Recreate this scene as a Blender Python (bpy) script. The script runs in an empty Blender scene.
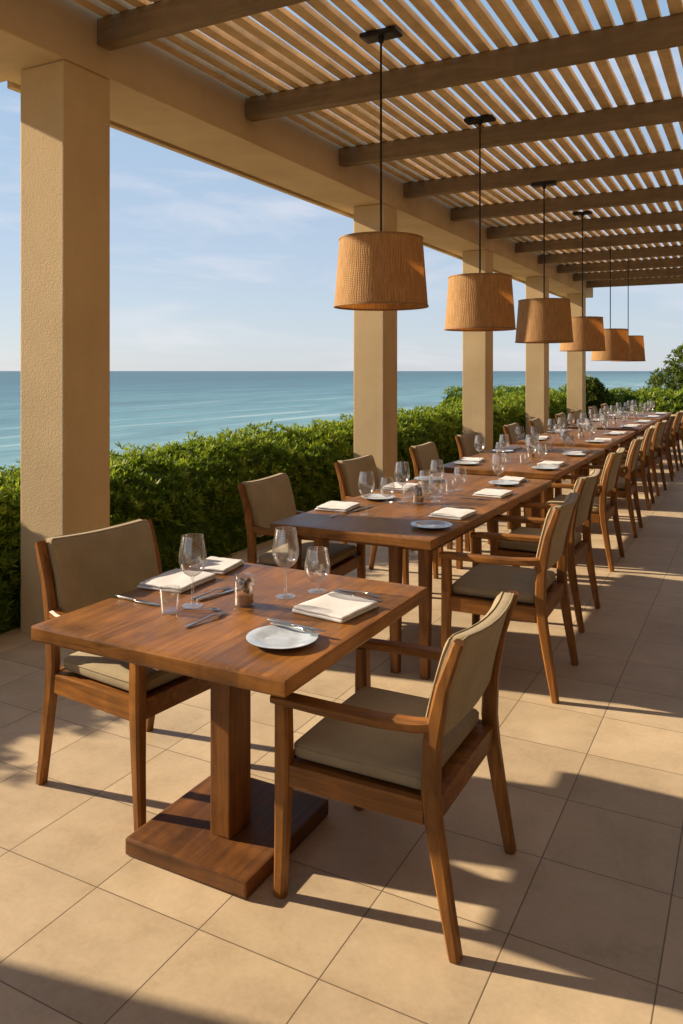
import bpy, bmesh, math, random
import numpy as np
from mathutils import Vector, Matrix, noise

random.seed(11)
R = math.radians
scene = bpy.context.scene
COL = scene.collection

# ------------------------------------------------------------------ helpers
class MB:
    """collects geometry for ONE mesh object"""
    def __init__(self):
        self.v, self.f = [], []

    def add(self, verts, faces, M=None):
        o = len(self.v)
        if M is not None:
            verts = [M @ Vector(p) for p in verts]
        self.v += [tuple(p) for p in verts]
        self.f += [tuple(i + o for i in f) for f in faces]
        return self

    def box(self, x0, x1, y0, y1, z0, z1, b=0.0, M=None):
        """axis box with chamfered edges (b = chamfer)"""
        if b <= 0:
            vs = [(x, y, z) for z in (z0, z1) for y in (y0, y1) for x in (x0, x1)]
            fs = [(0, 2, 3, 1), (4, 5, 7, 6), (0, 1, 5, 4), (2, 6, 7, 3), (0, 4, 6, 2), (1, 3, 7, 5)]
            return self.add(vs, fs, M)
        bm = bmesh.new()
        r = bmesh.ops.create_cube(bm, size=1)
        for v in bm.verts:
            v.co = Vector(((x0 + x1) / 2 + v.co.x * (x1 - x0), (y0 + y1) / 2 + v.co.y * (y1 - y0),
                           (z0 + z1) / 2 + v.co.z * (z1 - z0)))
        bmesh.ops.bevel(bm, geom=bm.edges[:], offset=b, segments=2, profile=0.6, affect='EDGES')
        bm.verts.index_update()
        self.add([v.co.copy() for v in bm.verts], [[v.index for v in f.verts] for f in bm.faces], M)
        bm.free()
        return self

    def sweep(self, path, dims, side=(0, 1, 0), c=0.006, M=None):
        """chamfered rectangular bar along path; dims = (width along side, depth) per point"""
        side = Vector(side).normalized()
        n = len(path)
        P = [Vector(p) for p in path]
        vs, fs = [], []
        for i in range(n):
            t = (P[min(i + 1, n - 1)] - P[max(i - 1, 0)]).normalized()
            s = (side - t * side.dot(t)).normalized()
            d = t.cross(s).normalized()
            w, h = dims[i][0] / 2, dims[i][1] / 2
            k = min(c, w * .45, h * .45)
            for a, b_ in ((w - k, -h), (w, -h + k), (w, h - k), (w - k, h), (-w + k, h), (-w, h - k), (-w, -h + k), (-w + k, -h)):
                vs.append(P[i] + s * a + d * b_)
        for i in range(n - 1):
            for j in range(8):
                a, b_ = i * 8 + j, i * 8 + (j + 1) % 8
                fs.append((a, b_, b_ + 8, a + 8))
        fs.append(tuple(range(7, -1, -1)))
        fs.append(tuple((n - 1) * 8 + j for j in range(8)))
        return self.add(vs, fs, M)

    def lathe(self, prof, n=32, M=None):
        """revolve (r,z) profile about z; r = 0 ends close to a pole"""
        vs, fs, rows = [], [], []
        for r, z in prof:
            if r <= 1e-6:
                rows.append([len(vs)]); vs.append((0, 0, z))
            else:
                rows.append(list(range(len(vs), len(vs) + n)))
                vs += [(r * math.cos(2 * math.pi * k / n), r * math.sin(2 * math.pi * k / n), z) for k in range(n)]
        for a, b_ in zip(rows[:-1], rows[1:]):
            for k in range(n):
                k2 = (k + 1) % n
                if len(a) == 1 and len(b_) == 1: continue
                if len(a) == 1: fs.append((a[0], b_[k2], b_[k]))
                elif len(b_) == 1: fs.append((a[k], a[k2], b_[0]))
                else: fs.append((a[k], a[k2], b_[k2], b_[k]))
        return self.add(vs, fs, M)

    def rounded(self, size, r, n=(10, 10, 4), fn=None, M=None):
        """rounded cushion-like box with every face gridded, then warped by fn(x,y,z)"""
        sx, sy, sz = size
        idx, vs, fs = {}, [], []
        nx, ny, nz = n
        def ease(t):   # denser near the edges
            return 0.5 - 0.5 * math.cos(math.pi * t) if True else t
        def put(i, j, k):
            if (i, j, k) in idx: return idx[(i, j, k)]
            p = Vector(((ease(i / nx) - .5) * sx, (ease(j / ny) - .5) * sy, (ease(k / nz) - .5) * sz))
            q = Vector((max(-sx / 2 + r, min(sx / 2 - r, p.x)), max(-sy / 2 + r, min(sy / 2 - r, p.y)),
                        max(-sz / 2 + r, min(sz / 2 - r, p.z))))
            d = p - q
            if d.length > 1e-9: p = q + d.normalized() * r
            if fn: p = Vector(fn(*p))
            idx[(i, j, k)] = len(vs); vs.append(p)
            return idx[(i, j, k)]
        for k in (0, nz):
            for i in range(nx):
                for j in range(ny):
                    q = [put(i, j, k), put(i + 1, j, k), put(i + 1, j + 1, k), put(i, j + 1, k)]
                    fs.append(q if k else q[::-1])
        for j in (0, ny):
            for i in range(nx):
                for k in range(nz):
                    q = [put(i, j, k), put(i + 1, j, k), put(i + 1, j, k + 1), put(i, j, k + 1)]
                    fs.append(q[::-1] if j else q)
        for i in (0, nx):
            for j in range(ny):
                for k in range(nz):
                    q = [put(i, j, k), put(i, j + 1, k), put(i, j + 1, k + 1), put(i, j, k + 1)]
                    fs.append(q if i else q[::-1])
        return self.add(vs, fs, M)

    def tube(self, path, radii, n=12, M=None):
        P = [Vector(p) for p in path]
        vs, fs = [], []
        for i, p in enumerate(P):
            t = (P[min(i + 1, len(P) - 1)] - P[max(i - 1, 0)]).normalized()
            a = t.orthogonal().normalized(); b_ = t.cross(a)
            for k in range(n):
                g = 2 * math.pi * k / n
                vs.append(p + (a * math.cos(g) + b_ * math.sin(g)) * radii[i])
        for i in range(len(P) - 1):
            for k in range(n):
                fs.append((i * n + k, i * n + (k + 1) % n, (i + 1) * n + (k + 1) % n, (i + 1) * n + k))
        fs.append(tuple(range(n - 1, -1, -1))); fs.append(tuple((len(P) - 1) * n + k for k in range(n)))
        return self.add(vs, fs, M)

    def build(self, name, mat, parent=None, smooth=False, angle=40):
        me = bpy.data.meshes.new(name)
        me.from_pydata(self.v, [], self.f)
        me.materials.append(mat)
        if smooth:
            me.polygons.foreach_set('use_smooth', [True] * len(me.polygons))
            me.set_sharp_from_angle(angle=R(angle))
        o = bpy.data.objects.new(name, me)
        COL.objects.link(o)
        if parent: o.parent = parent
        return o

def tag(o, label, cat, group=None):
    o['label'] = label; o['category'] = cat
    if group: o['group'] = group
    return o

def empty(name, loc=(0, 0, 0), rz=0.0):
    o = bpy.data.objects.new(name, None)
    o.empty_display_size = .1
    COL.objects.link(o)
    o.location = loc; o.rotation_euler = (0, 0, rz)
    return o

def dup(root, loc, rz, label, rxy=None):
    """copy a thing with copies of its parts and sub-parts"""
    r = root.copy(); COL.objects.link(r)
    r.location = loc; r.rotation_euler = (0, 0, rz); r['label'] = label
    for ch in list(root.children):
        c = ch.copy(); COL.objects.link(c); c.parent = r
        for g in list(ch.children):
            d = g.copy(); COL.objects.link(d); d.parent = c
    return r

# ------------------------------------------------------------------ materials
def new_mat(name):
    m = bpy.data.materials.new(name); m.use_nodes = True
    nt = m.node_tree
    for n in list(nt.nodes): nt.nodes.remove(n)
    out = nt.nodes.new('ShaderNodeOutputMaterial')
    return m, nt, out

def N(nt, kind, **kw):
    n = nt.nodes.new('ShaderNode' + kind)
    for k, v in kw.items(): setattr(n, k, v)
    return n

def principled(nt, out, rough=.5, **inp):
    b = N(nt, 'BsdfPrincipled')
    b.inputs['Roughness'].default_value = rough
    for k, v in inp.items(): b.inputs[k].default_value = v
    nt.links.new(b.outputs[0], out.inputs[0])
    return b

def ramp(nt, fac, stops):
    r = N(nt, 'ValToRGB')
    e = r.color_ramp.elements
    while len(e) < len(stops): e.new(.5)
    for el, (p, c) in zip(e, stops):
        el.position = p; el.color = (*c, 1) if len(c) == 3 else c
    nt.links.new(fac, r.inputs[0])
    return r

def coords(nt, scale=(1, 1, 1), kind='Object', jitter=True):
    tc = N(nt, 'TexCoord')
    src = tc.outputs[kind]
    if jitter:
        oi = N(nt, 'ObjectInfo')
        mul = N(nt, 'Math', operation='MULTIPLY'); mul.inputs[1].default_value = 37.0
        nt.links.new(oi.outputs['Random'], mul.inputs[0])
        add = N(nt, 'VectorMath', operation='ADD')
        nt.links.new(src, add.inputs[0]); nt.links.new(mul.outputs[0], add.inputs[1])
        src = add.outputs[0]
    mp = N(nt, 'Mapping'); mp.inputs['Scale'].default_value = scale
    nt.links.new(src, mp.inputs['Vector'])
    return mp.outputs[0]

def noise_tex(nt, vec, scale, detail=4, rough=.55, dist=0.0):
    n = N(nt, 'TexNoise')
    n.inputs['Scale'].default_value = scale; n.inputs['Detail'].default_value = detail
    n.inputs['Roughness'].default_value = rough; n.inputs['Distortion'].default_value = dist
    nt.links.new(vec, n.inputs['Vector'])
    return n.outputs[0]

def bump(nt, bsdf, height, strength=.3, dist=.002):
    b = N(nt, 'Bump'); b.inputs['Strength'].default_value = strength; b.inputs['Distance'].default_value = dist
    nt.links.new(height, b.inputs['Height']); nt.links.new(b.outputs[0], bsdf.inputs['Normal'])
    return b

def wood(name, axis, dark, light, rough=.44, coat=.0, grain=1.0, blotch=.35, boards=0.0):
    m, nt, out = new_mat(name)
    b = principled(nt, out, rough)
    b.inputs['Specular IOR Level'].default_value = .38
    sc = [16 * grain, 16 * grain, 16 * grain]; sc['xyz'.index(axis)] = 1.3 * grain
    v = coords(nt, sc)
    if boards:
        tcb = N(nt, 'TexCoord')
        sn = N(nt, 'SeparateXYZ'); nt.links.new(tcb.outputs['Normal'], sn.inputs[0])
        an = N(nt, 'Math', operation='ABSOLUTE'); nt.links.new(sn.outputs[1], an.inputs[0])
        gt = N(nt, 'Math', operation='GREATER_THAN'); gt.inputs[1].default_value = .6; nt.links.new(an.outputs[0], gt.inputs[0])
        sp = N(nt, 'SeparateXYZ'); nt.links.new(tcb.outputs['Object'], sp.inputs[0])
        dv = N(nt, 'Math', operation='DIVIDE'); dv.inputs[1].default_value = boards; nt.links.new(sp.outputs[0], dv.inputs[0])
        fb = N(nt, 'Math', operation='FLOOR'); nt.links.new(dv.outputs[0], fb.inputs[0])
        wb = N(nt, 'TexWhiteNoise', noise_dimensions='1D'); nt.links.new(fb.outputs[0], wb.inputs['W'])
        sb = N(nt, 'VectorMath', operation='SCALE'); sb.inputs['Scale'].default_value = 11; nt.links.new(wb.outputs['Color'], sb.inputs[0])
        ab2 = N(nt, 'VectorMath', operation='ADD'); nt.links.new(v, ab2.inputs[0]); nt.links.new(sb.outputs[0], ab2.inputs[1])
        ve = coords(nt, (1.3 * grain, 16 * grain, 16 * grain))
        mv = N(nt, 'Mix', data_type='VECTOR')
        nt.links.new(gt.outputs[0], mv.inputs[0]); nt.links.new(ab2.outputs[0], mv.inputs[4]); nt.links.new(ve, mv.inputs[5])
        v = mv.outputs[1]
    g = noise_tex(nt, v, 1.6, 9, .68, 1.1)
    r = ramp(nt, g, [(.28, dark), (.72, light)])
    v2 = coords(nt, (1, 1, 1))
    bl = noise_tex(nt, v2, 4.5, 4, .6, .8)
    rb = ramp(nt, bl, [(.3, (1 - blotch,) * 3), (.68, (1 + blotch * .4,) * 3)])
    mx = N(nt, 'MixRGB', blend_type='MULTIPLY'); mx.inputs[0].default_value = 1
    nt.links.new(r.outputs[0], mx.inputs[1]); nt.links.new(rb.outputs[0], mx.inputs[2])
    if boards:
        bt = N(nt, 'MapRange'); bt.inputs[3].default_value = .84; bt.inputs[4].default_value = 1.12
        nt.links.new(wb.outputs['Value'], bt.inputs[0])
        sc2 = N(nt, 'VectorMath', operation='SCALE'); nt.links.new(mx.outputs[0], sc2.inputs[0]); nt.links.new(bt.outputs[0], sc2.inputs['Scale'])
        nt.links.new(sc2.outputs[0], b.inputs['Base Color'])
    else:
        nt.links.new(mx.outputs[0], b.inputs['Base Color'])
    rr = N(nt, 'MapRange'); rr.inputs[3].default_value = rough - .1; rr.inputs[4].default_value = rough + .16
    nt.links.new(bl, rr.inputs[0]); nt.links.new(rr.outputs[0], b.inputs['Roughness'])
    b.inputs['Coat Weight'].default_value = coat; b.inputs['Coat Roughness'].default_value = .22
    bump(nt, b, g, .25, .0012)
    return m

D, L = (.095, .031, .0045), (.35, .140, .021)
M_wood_x = wood('chair_wood_x', 'x', D, L)
M_wood_y = wood('chair_wood_y', 'y', D, L)
M_wood_z = wood('chair_wood_z', 'z', D, L)
M_top = wood('table_top_wood', 'y', (.12, .041, .006), (.37, .155, .027), .40, .05, 1.1, .45, .172)
M_tleg = wood('table_leg_wood', 'z', (.09, .031, .005), (.30, .115, .019))
M_base = wood('table_base_wood', 'y', (.075, .027, .006), (.22, .085, .019), .46, 0, 1.1, .5, .24)
M_rafter = wood('rafter_wood', 'x', (.15, .097, .044), (.25, .167, .08), .65, 0, .5, .2)
M_slat = wood('slat_wood', 'y', (.52, .355, .17), (.74, .53, .28), .7, 0, .4, .25)

def fabric(name, col, col2):
    m, nt, out = new_mat(name)
    b = principled(nt, out, .9)
    b.inputs['Sheen Weight'].default_value = .15
    v = coords(nt, (1, 1, 1))
    n1 = noise_tex(nt, v, 9, 4)
    fine = noise_tex(nt, v, 210, 3, .7)
    mix = N(nt, 'Math', operation='MULTIPLY_ADD'); mix.inputs[1].default_value = .45
    nt.links.new(fine, mix.inputs[0])
    m2 = N(nt, 'Math', operation='MULTIPLY'); m2.inputs[1].default_value = .55
    nt.links.new(n1, m2.inputs[0]); nt.links.new(m2.outputs[0], mix.inputs[2])
    r = ramp(nt, mix.outputs[0], [(.33, col), (.67, col2)])
    nt.links.new(r.outputs[0], b.inputs['Base Color'])
    bump(nt, b, fine, .7, .002)
    return m
M_fabric = fabric('olive_fabric', (.26, .20, .105), (.37, .29, .165))
M_linen = fabric('white_linen', (.60, .60, .61), (.70, .70, .71))

def stucco():
    m, nt, out = new_mat('stucco')
    b = principled(nt, out, .88)
    v = coords(nt, (1, 1, 1), jitter=False)
    big = noise_tex(nt, v, 1.4, 5, .6)
    r = ramp(nt, big, [(.3, (.475, .345, .183)), (.7, (.58, .435, .245))])
    nt.links.new(r.outputs[0], b.inputs['Base Color'])
    vs_ = coords(nt, (3.0, 3.0, .35), jitter=False)
    stn = noise_tex(nt, vs_, .8, 6, .65, .4)
    sr = ramp(nt, stn, [(.30, (.94, .935, .925)), (.55, (1.01, 1.01, 1.01))])
    sm = N(nt, 'MixRGB', blend_type='MULTIPLY'); sm.inputs[0].default_value = 1
    nt.links.new(r.outputs[0], sm.inputs[1]); nt.links.new(sr.outputs[0], sm.inputs[2]); nt.links.new(sm.outputs[0], b.inputs['Base Color'])
    fine = noise_tex(nt, v, 110, 3, .6)
    bump(nt, b, fine, .6, .004)
    return m
M_stucco = stucco()

def floor_mat():
    m, nt, out = new_mat('floor_tiles')
    b = principled(nt, out, .52)
    geo = N(nt, 'NewGeometry')
    sep = N(nt, 'SeparateXYZ'); nt.links.new(geo.outputs['Position'], sep.inputs[0])
    T = .395
    def axis(o, off):
        a = N(nt, 'Math', operation='ADD'); a.inputs[1].default_value = off; nt.links.new(o, a.inputs[0])
        d = N(nt, 'Math', operation='DIVIDE'); d.inputs[1].default_value = T; nt.links.new(a.outputs[0], d.inputs[0])
        fl = N(nt, 'Math', operation='FLOOR'); nt.links.new(d.outputs[0], fl.inputs[0])
        fr = N(nt, 'Math', operation='FRACT'); nt.links.new(d.outputs[0], fr.inputs[0])
        s = N(nt, 'Math', operation='SUBTRACT'); s.inputs[1].default_value = .5; nt.links.new(fr.outputs[0], s.inputs[0])
        ab = N(nt, 'Math', operation='ABSOLUTE'); nt.links.new(s.outputs[0], ab.inputs[0])
        return fl.outputs[0], ab.outputs[0]
    ix, ax = axis(sep.outputs[0], .62); iy, ay = axis(sep.outputs[1], -1.8)
    mx = N(nt, 'Math', operation='MAXIMUM'); nt.links.new(ax, mx.inputs[0]); nt.links.new(ay, mx.inputs[1])
    joint = N(nt, 'MapRange'); joint.inputs[1].default_value = .4935; joint.inputs[2].default_value = .4965
    nt.links.new(mx.outputs[0], joint.inputs[0])
    cmb = N(nt, 'CombineXYZ'); nt.links.new(ix, cmb.inputs[0]); nt.links.new(iy, cmb.inputs[1])
    wn = N(nt, 'TexWhiteNoise'); nt.links.new(cmb.outputs[0], wn.inputs['Vector'])
    # mottled stone, different in each tile
    sh = N(nt, 'VectorMath', operation='MULTIPLY_ADD'); sh.inputs[1].default_value = (7, 7, 7)
    nt.links.new(wn.outputs['Color'], sh.inputs[0]); nt.links.new(geo.outputs['Position'], sh.inputs[2])
    n1 = noise_tex(nt, sh.outputs[0], 5, 6, .62, .4)
    n2 = noise_tex(nt, sh.outputs[0], 55, 4, .7)
    ad = N(nt, 'Math', operation='MULTIPLY_ADD'); ad.inputs[1].default_value = .35
    nt.links.new(n2, ad.inputs[0])
    m65 = N(nt, 'Math', operation='MULTIPLY'); m65.inputs[1].default_value = .65; nt.links.new(n1, m65.inputs[0])
    nt.links.new(m65.outputs[0], ad.inputs[2])
    r = ramp(nt, ad.outputs[0], [(.3, (.42, .325, .208)), (.5, (.52, .408, .27)), (.7, (.60, .482, .33))])
    tint = N(nt, 'MapRange'); tint.inputs[3].default_value = .88; tint.inputs[4].default_value = 1.06
    nt.links.new(wn.outputs['Value'], tint.inputs[0])
    wear = noise_tex(nt, geo.outputs['Position'], 1.1, 6, .68, .6)
    wr = N(nt, 'MapRange'); wr.inputs[1].default_value = .3; wr.inputs[2].default_value = .7; wr.inputs[3].default_value = .86; wr.inputs[4].default_value = 1.05
    nt.links.new(wear, wr.inputs[0])
    tw = N(nt, 'Math', operation='MULTIPLY'); nt.links.new(wr.outputs[0], tw.inputs[0]); nt.links.new(tint.outputs[0], tw.inputs[1])
    tint = tw
    tm = N(nt, 'VectorMath', operation='SCALE'); nt.links.new(r.outputs[0], tm.inputs[0]); nt.links.new(tint.outputs[0], tm.inputs['Scale'])
    g = N(nt, 'MixRGB'); g.inputs[2].default_value = (.16, .115, .07, 1)
    nt.links.new(joint.outputs[0], g.inputs[0]); nt.links.new(tm.outputs[0], g.inputs[1])
    nt.links.new(g.outputs[0], b.inputs['Base Color'])
    rr = N(nt, 'MapRange'); rr.inputs[3].default_value = .42; rr.inputs[4].default_value = .66
    nt.links.new(n1, rr.inputs[0]); nt.links.new(rr.outputs[0], b.inputs['Roughness'])
    hh = N(nt, 'Math', operation='MULTIPLY_ADD'); hh.inputs[1].default_value = -1.0
    nt.links.new(joint.outputs[0], hh.inputs[0])
    n3 = N(nt, 'Math', operation='MULTIPLY'); n3.inputs[1].default_value = .25; nt.links.new(n2, n3.inputs[0])
    nt.links.new(n3.outputs[0], hh.inputs[2])
    bump(nt, b, hh.outputs[0], .35, .002)
    return m
M_floor = floor_mat()

def plain(name, col, rough=.5, metal=0.0, var=.15, scale=30):
    m, nt, out = new_mat(name)
    b = principled(nt, out, rough, Metallic=metal)
    n = noise_tex(nt, coords(nt), scale, 4)
    r = ramp(nt, n, [(.3, tuple(c * (1 - var) for c in col)), (.7, tuple(min(1, c * (1 + var)) for c in col))])
    nt.links.new(r.outputs[0], b.inputs['Base Color'])
    return m
M_iron = plain('dark_iron', (.022, .018, .015), .45, .6)
M_steel = plain('cutlery_steel', (.55, .54, .52), .22, 1.0, .08, 60)
M_china = plain('glazed_china', (.48, .55, .64), .12, 0, .28, 14)
M_pod = plain('dried_pod', (.05, .028, .015), .7, 0, .5, 80)
M_spice = plain('amber_sugar', (.33, .15, .05), .6, 0, .3, 200)
M_bulb = plain('frosted_bulb', (.75, .72, .65), .4)
M_rim = plain('shade_rim', (.30, .16, .06), .7, 0, .2, 60)
M_soil = plain('bounce_sand', (.36, .28, .18), .95, 0, .3, 6)  # unseen ground made pale sand to bounce sunlight up to the soffit

def rattan():
    m, nt, out = new_mat('woven_rattan')
    tc = N(nt, 'TexCoord'); sep = N(nt, 'SeparateXYZ'); nt.links.new(tc.outputs['Object'], sep.inputs[0])
    at = N(nt, 'Math', operation='ARCTAN2'); nt.links.new(sep.outputs[1], at.inputs[0]); nt.links.new(sep.outputs[0], at.inputs[1])
    def wave(o, k):
        mu = N(nt, 'Math', operation='MULTIPLY'); mu.inputs[1].default_value = k; nt.links.new(o, mu.inputs[0])
        s = N(nt, 'Math', operation='SINE'); nt.links.new(mu.outputs[0], s.inputs[0])
        a = N(nt, 'Math', operation='ABSOLUTE'); nt.links.new(s.outputs[0], a.inputs[0])
        return a.outputs[0]
    wob = noise_tex(nt, tc.outputs['Object'], 9, 3)
    def shake(o, k):
        ad = N(nt, 'Math', operation='MULTIPLY_ADD'); ad.inputs[1].default_value = k
        nt.links.new(wob, ad.inputs[0]); nt.links.new(o, ad.inputs[2]); return ad.outputs[0]
    wa, wz = wave(shake(at.outputs[0], .16), 52), wave(shake(sep.outputs[2], .03), 290)
    mn = N(nt, 'Math', operation='MULTIPLY'); nt.links.new(wa, mn.inputs[0]); nt.links.new(wz, mn.inputs[1])
    cv = N(nt, 'CombineXYZ'); nt.links.new(at.outputs[0], cv.inputs[0])
    zz = N(nt, 'Math', operation='MULTIPLY'); zz.inputs[1].default_value = .6; nt.links.new(sep.outputs[2], zz.inputs[0]); nt.links.new(zz.outputs[0], cv.inputs[2])
    streak = noise_tex(nt, cv.outputs[0], 14, 5, .7)
    r1 = ramp(nt, streak, [(.3, (.58, .33, .115)), (.7, (.84, .56, .26))])
    r2 = ramp(nt, mn.outputs[0], [(.0, (.62, .57, .52)), (.35, (1, 1, 1))])
    mu = N(nt, 'MixRGB', blend_type='MULTIPLY'); mu.inputs[0].default_value = 1
    nt.links.new(r1.outputs[0], mu.inputs[1]); nt.links.new(r2.outputs[0], mu.inputs[2])
    d = N(nt, 'BsdfPrincipled'); d.inputs['Roughness'].default_value = .75
    nt.links.new(mu.outputs[0], d.inputs['Base Color'])
    t = N(nt, 'BsdfTranslucent'); nt.links.new(mu.outputs[0], t.inputs[0])
    ms = N(nt, 'MixShader'); ms.inputs[0].default_value = .5
    nt.links.new(d.outputs[0], ms.inputs[1]); nt.links.new(t.outputs[0], ms.inputs[2]); nt.links.new(ms.outputs[0], out.inputs[0])
    bump(nt, d, mn.outputs[0], .6, .004)
    return m
M_rattan = rattan()

def thin_glass(name, tint, base):
    """thin blown glass: clear through, reflecting by Fresnel"""
    m, nt, out = new_mat(name)
    tr = N(nt, 'BsdfTransparent'); tr.inputs[0].default_value = (*tint, 1)
    gl = N(nt, 'BsdfGlossy'); gl.inputs['Roughness'].default_value = .05
    lw = N(nt, 'LayerWeight'); lw.inputs[0].default_value = .42
    v = noise_tex(nt, coords(nt), 3, 2)
    mr = N(nt, 'MapRange'); mr.inputs[3].default_value = base; mr.inputs[4].default_value = .66
    nt.links.new(lw.outputs['Facing'], mr.inputs[0])
    pw = N(nt, 'Math', operation='POWER'); pw.inputs[1].default_value = 2.0
    nt.links.new(mr.outputs[0], pw.inputs[0])
    ms = N(nt, 'MixShader')
    nt.links.new(pw.outputs[0], ms.inputs[0]); nt.links.new(tr.outputs[0], ms.inputs[1]); nt.links.new(gl.outputs[0], ms.inputs[2])
    sm = N(nt, 'BsdfDiffuse'); sm.inputs[0].default_value = (.85, .86, .88, 1)      # patchy white mixed in to brighten the glass, like reflected sky
    m2 = N(nt, 'MixShader')
    sv = noise_tex(nt, coords(nt), 40, 3)
    sr = N(nt, 'MapRange'); sr.inputs[1].default_value = .35; sr.inputs[2].default_value = .7; sr.inputs[3].default_value = .008; sr.inputs[4].default_value = .05
    nt.links.new(sv, sr.inputs[0]); nt.links.new(sr.outputs[0], m2.inputs[0])
    nt.links.new(ms.outputs[0], m2.inputs[1]); nt.links.new(sm.outputs[0], m2.inputs[2])
    nt.links.new(m2.outputs[0], out.inputs[0])
    return m
M_glass = thin_glass('thin_glass', (.985, .985, .985), .31)

def leaf_mat(name, dark, mid, light):
    m, nt, out = new_mat(name)
    at = N(nt, 'Attribute'); at.attribute_name = 'tint'
    r = ramp(nt, at.outputs['Fac'], [(0, dark), (.5, mid), (1, light)])
    p = N(nt, 'BsdfPrincipled'); p.inputs['Roughness'].default_value = .5
    p.inputs['Specular IOR Level'].default_value = .3
    t = N(nt, 'BsdfTranslucent')
    nt.links.new(r.outputs[0], p.inputs['Base Color']); nt.links.new(r.outputs[0], t.inputs[0])
    ms = N(nt, 'MixShader'); ms.inputs[0].default_value = .5
    nt.links.new(p.outputs[0], ms.inputs[1]); nt.links.new(t.outputs[0], ms.inputs[2]); nt.links.new(ms.outputs[0], out.inputs[0])
    return m
M_leaf = leaf_mat('hedge_leaf', (.055, .11, .009), (.145, .225, .016), (.31, .38, .032))
M_leaf2 = leaf_mat('tree_leaf', (.05, .08, .012), (.11, .15, .02), (.22, .25, .04))
M_bark = wood('bark', 'z', (.05, .035, .022), (.12, .09, .06), .9)

def sea_mat():
    m, nt, out = new_mat('sea_water')
    b = principled(nt, out, .3); b.inputs['IOR'].default_value = 1.33
    b.inputs['Specular IOR Level'].default_value = .16
    geo = N(nt, 'NewGeometry')
    mp = N(nt, 'Mapping'); mp.inputs['Scale'].default_value = (1, .28, 1); mp.inputs['Rotation'].default_value = (0, 0, R(12))
    nt.links.new(geo.outputs['Position'], mp.inputs[0])
    sw = noise_tex(nt, mp.outputs[0], .05, 7, .62, .4)
    big = noise_tex(nt, mp.outputs[0], .006, 6, .6, .5)
    sep = N(nt, 'SeparateXYZ'); nt.links.new(geo.outputs['Position'], sep.inputs[0])
    # shallow pale water by the beach, deep teal farther out
    dp = N(nt, 'MapRange'); dp.inputs[1].default_value = -45; dp.inputs[2].default_value = -520
    nt.links.new(sep.outputs[0], dp.inputs[0])
    pw = N(nt, 'Math', operation='POWER'); pw.inputs[1].default_value = .5; nt.links.new(dp.outputs[0], pw.inputs[0])
    bad = N(nt, 'MapRange'); bad.inputs[3].default_value = -.22; bad.inputs[4].default_value = .22
    nt.links.new(big, bad.inputs[0])
    ad = N(nt, 'Math', operation='ADD'); nt.links.new(pw.outputs[0], ad.inputs[0]); nt.links.new(bad.outputs[0], ad.inputs[1])
    r = ramp(nt, ad.outputs[0], [(0, (.19, .33, .34)), (.35, (.075, .20, .225)), (.7, (.028, .12, .15)), (1, (.012, .085, .115))])
    st = ramp(nt, sw, [(.34, (.60, .66, .70)), (.5, (1, 1, 1)), (.68, (1.3, 1.22, 1.18))])
    sw2 = noise_tex(nt, mp.outputs[0], .32, 5, .65, .6)
    st2 = ramp(nt, sw2, [(.34, (.78, .82, .84)), (.5, (1, 1, 1)), (.70, (1.28, 1.22, 1.2))])
    m3 = N(nt, 'MixRGB', blend_type='MULTIPLY'); m3.inputs[0].default_value = 1
    nt.links.new(st.outputs[0], m3.inputs[1]); nt.links.new(st2.outputs[0], m3.inputs[2])
    mu = N(nt, 'MixRGB', blend_type='MULTIPLY'); mu.inputs[0].default_value = 1
    nt.links.new(r.outputs[0], mu.inputs[1]); nt.links.new(m3.outputs[0], mu.inputs[2])
    # lines of surf rolling in towards the beach
    wv = N(nt, 'TexWave', wave_type='BANDS', bands_direction='X'); wv.inputs['Scale'].default_value = .022
    wv.inputs['Distortion'].default_value = 9; wv.inputs['Detail'].default_value = 4; wv.inputs['Detail Scale'].default_value = 1.6
    wm = N(nt, 'Mapping'); wm.inputs['Scale'].default_value = (1, .16, 1); wm.inputs['Rotation'].default_value = (0, 0, R(8))
    nt.links.new(geo.outputs['Position'], wm.inputs[0]); nt.links.new(wm.outputs[0], wv.inputs['Vector'])
    crest = ramp(nt, wv.outputs['Fac'], [(.84, (0, 0, 0)), (1.0, (.55, .55, .55))])
    near = N(nt, 'MapRange'); near.inputs[1].default_value = -150; near.inputs[2].default_value = -48
    nt.links.new(sep.outputs[0], near.inputs[0])
    br = ramp(nt, sw, [(.46, (.0, .0, .0)), (.62, (1, 1, 1))])
    f1 = N(nt, 'Math', operation='MULTIPLY'); nt.links.new(crest.outputs[0], f1.inputs[0]); nt.links.new(near.outputs[0], f1.inputs[1])
    f2 = N(nt, 'Math', operation='MULTIPLY'); nt.links.new(f1.outputs[0], f2.inputs[0]); nt.links.new(br.outputs[0], f2.inputs[1])
    fm = N(nt, 'MixRGB'); fm.inputs[2].default_value = (.62, .66, .66, 1)
    nt.links.new(f2.outputs[0], fm.inputs[0]); nt.links.new(mu.outputs[0], fm.inputs[1])
    nt.links.new(fm.outputs[0], b.inputs['Base Color'])
    bump(nt, b, sw, .5, 1.2)
    return m
M_sea = sea_mat()

# ------------------------------------------------------------------ setting
def struct(o):
    o['kind'] = 'structure'; return o

fl = MB().box(-4.06, 3.0, -6, 20.6, -.16, 0).build('floor', M_floor); struct(fl)
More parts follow.
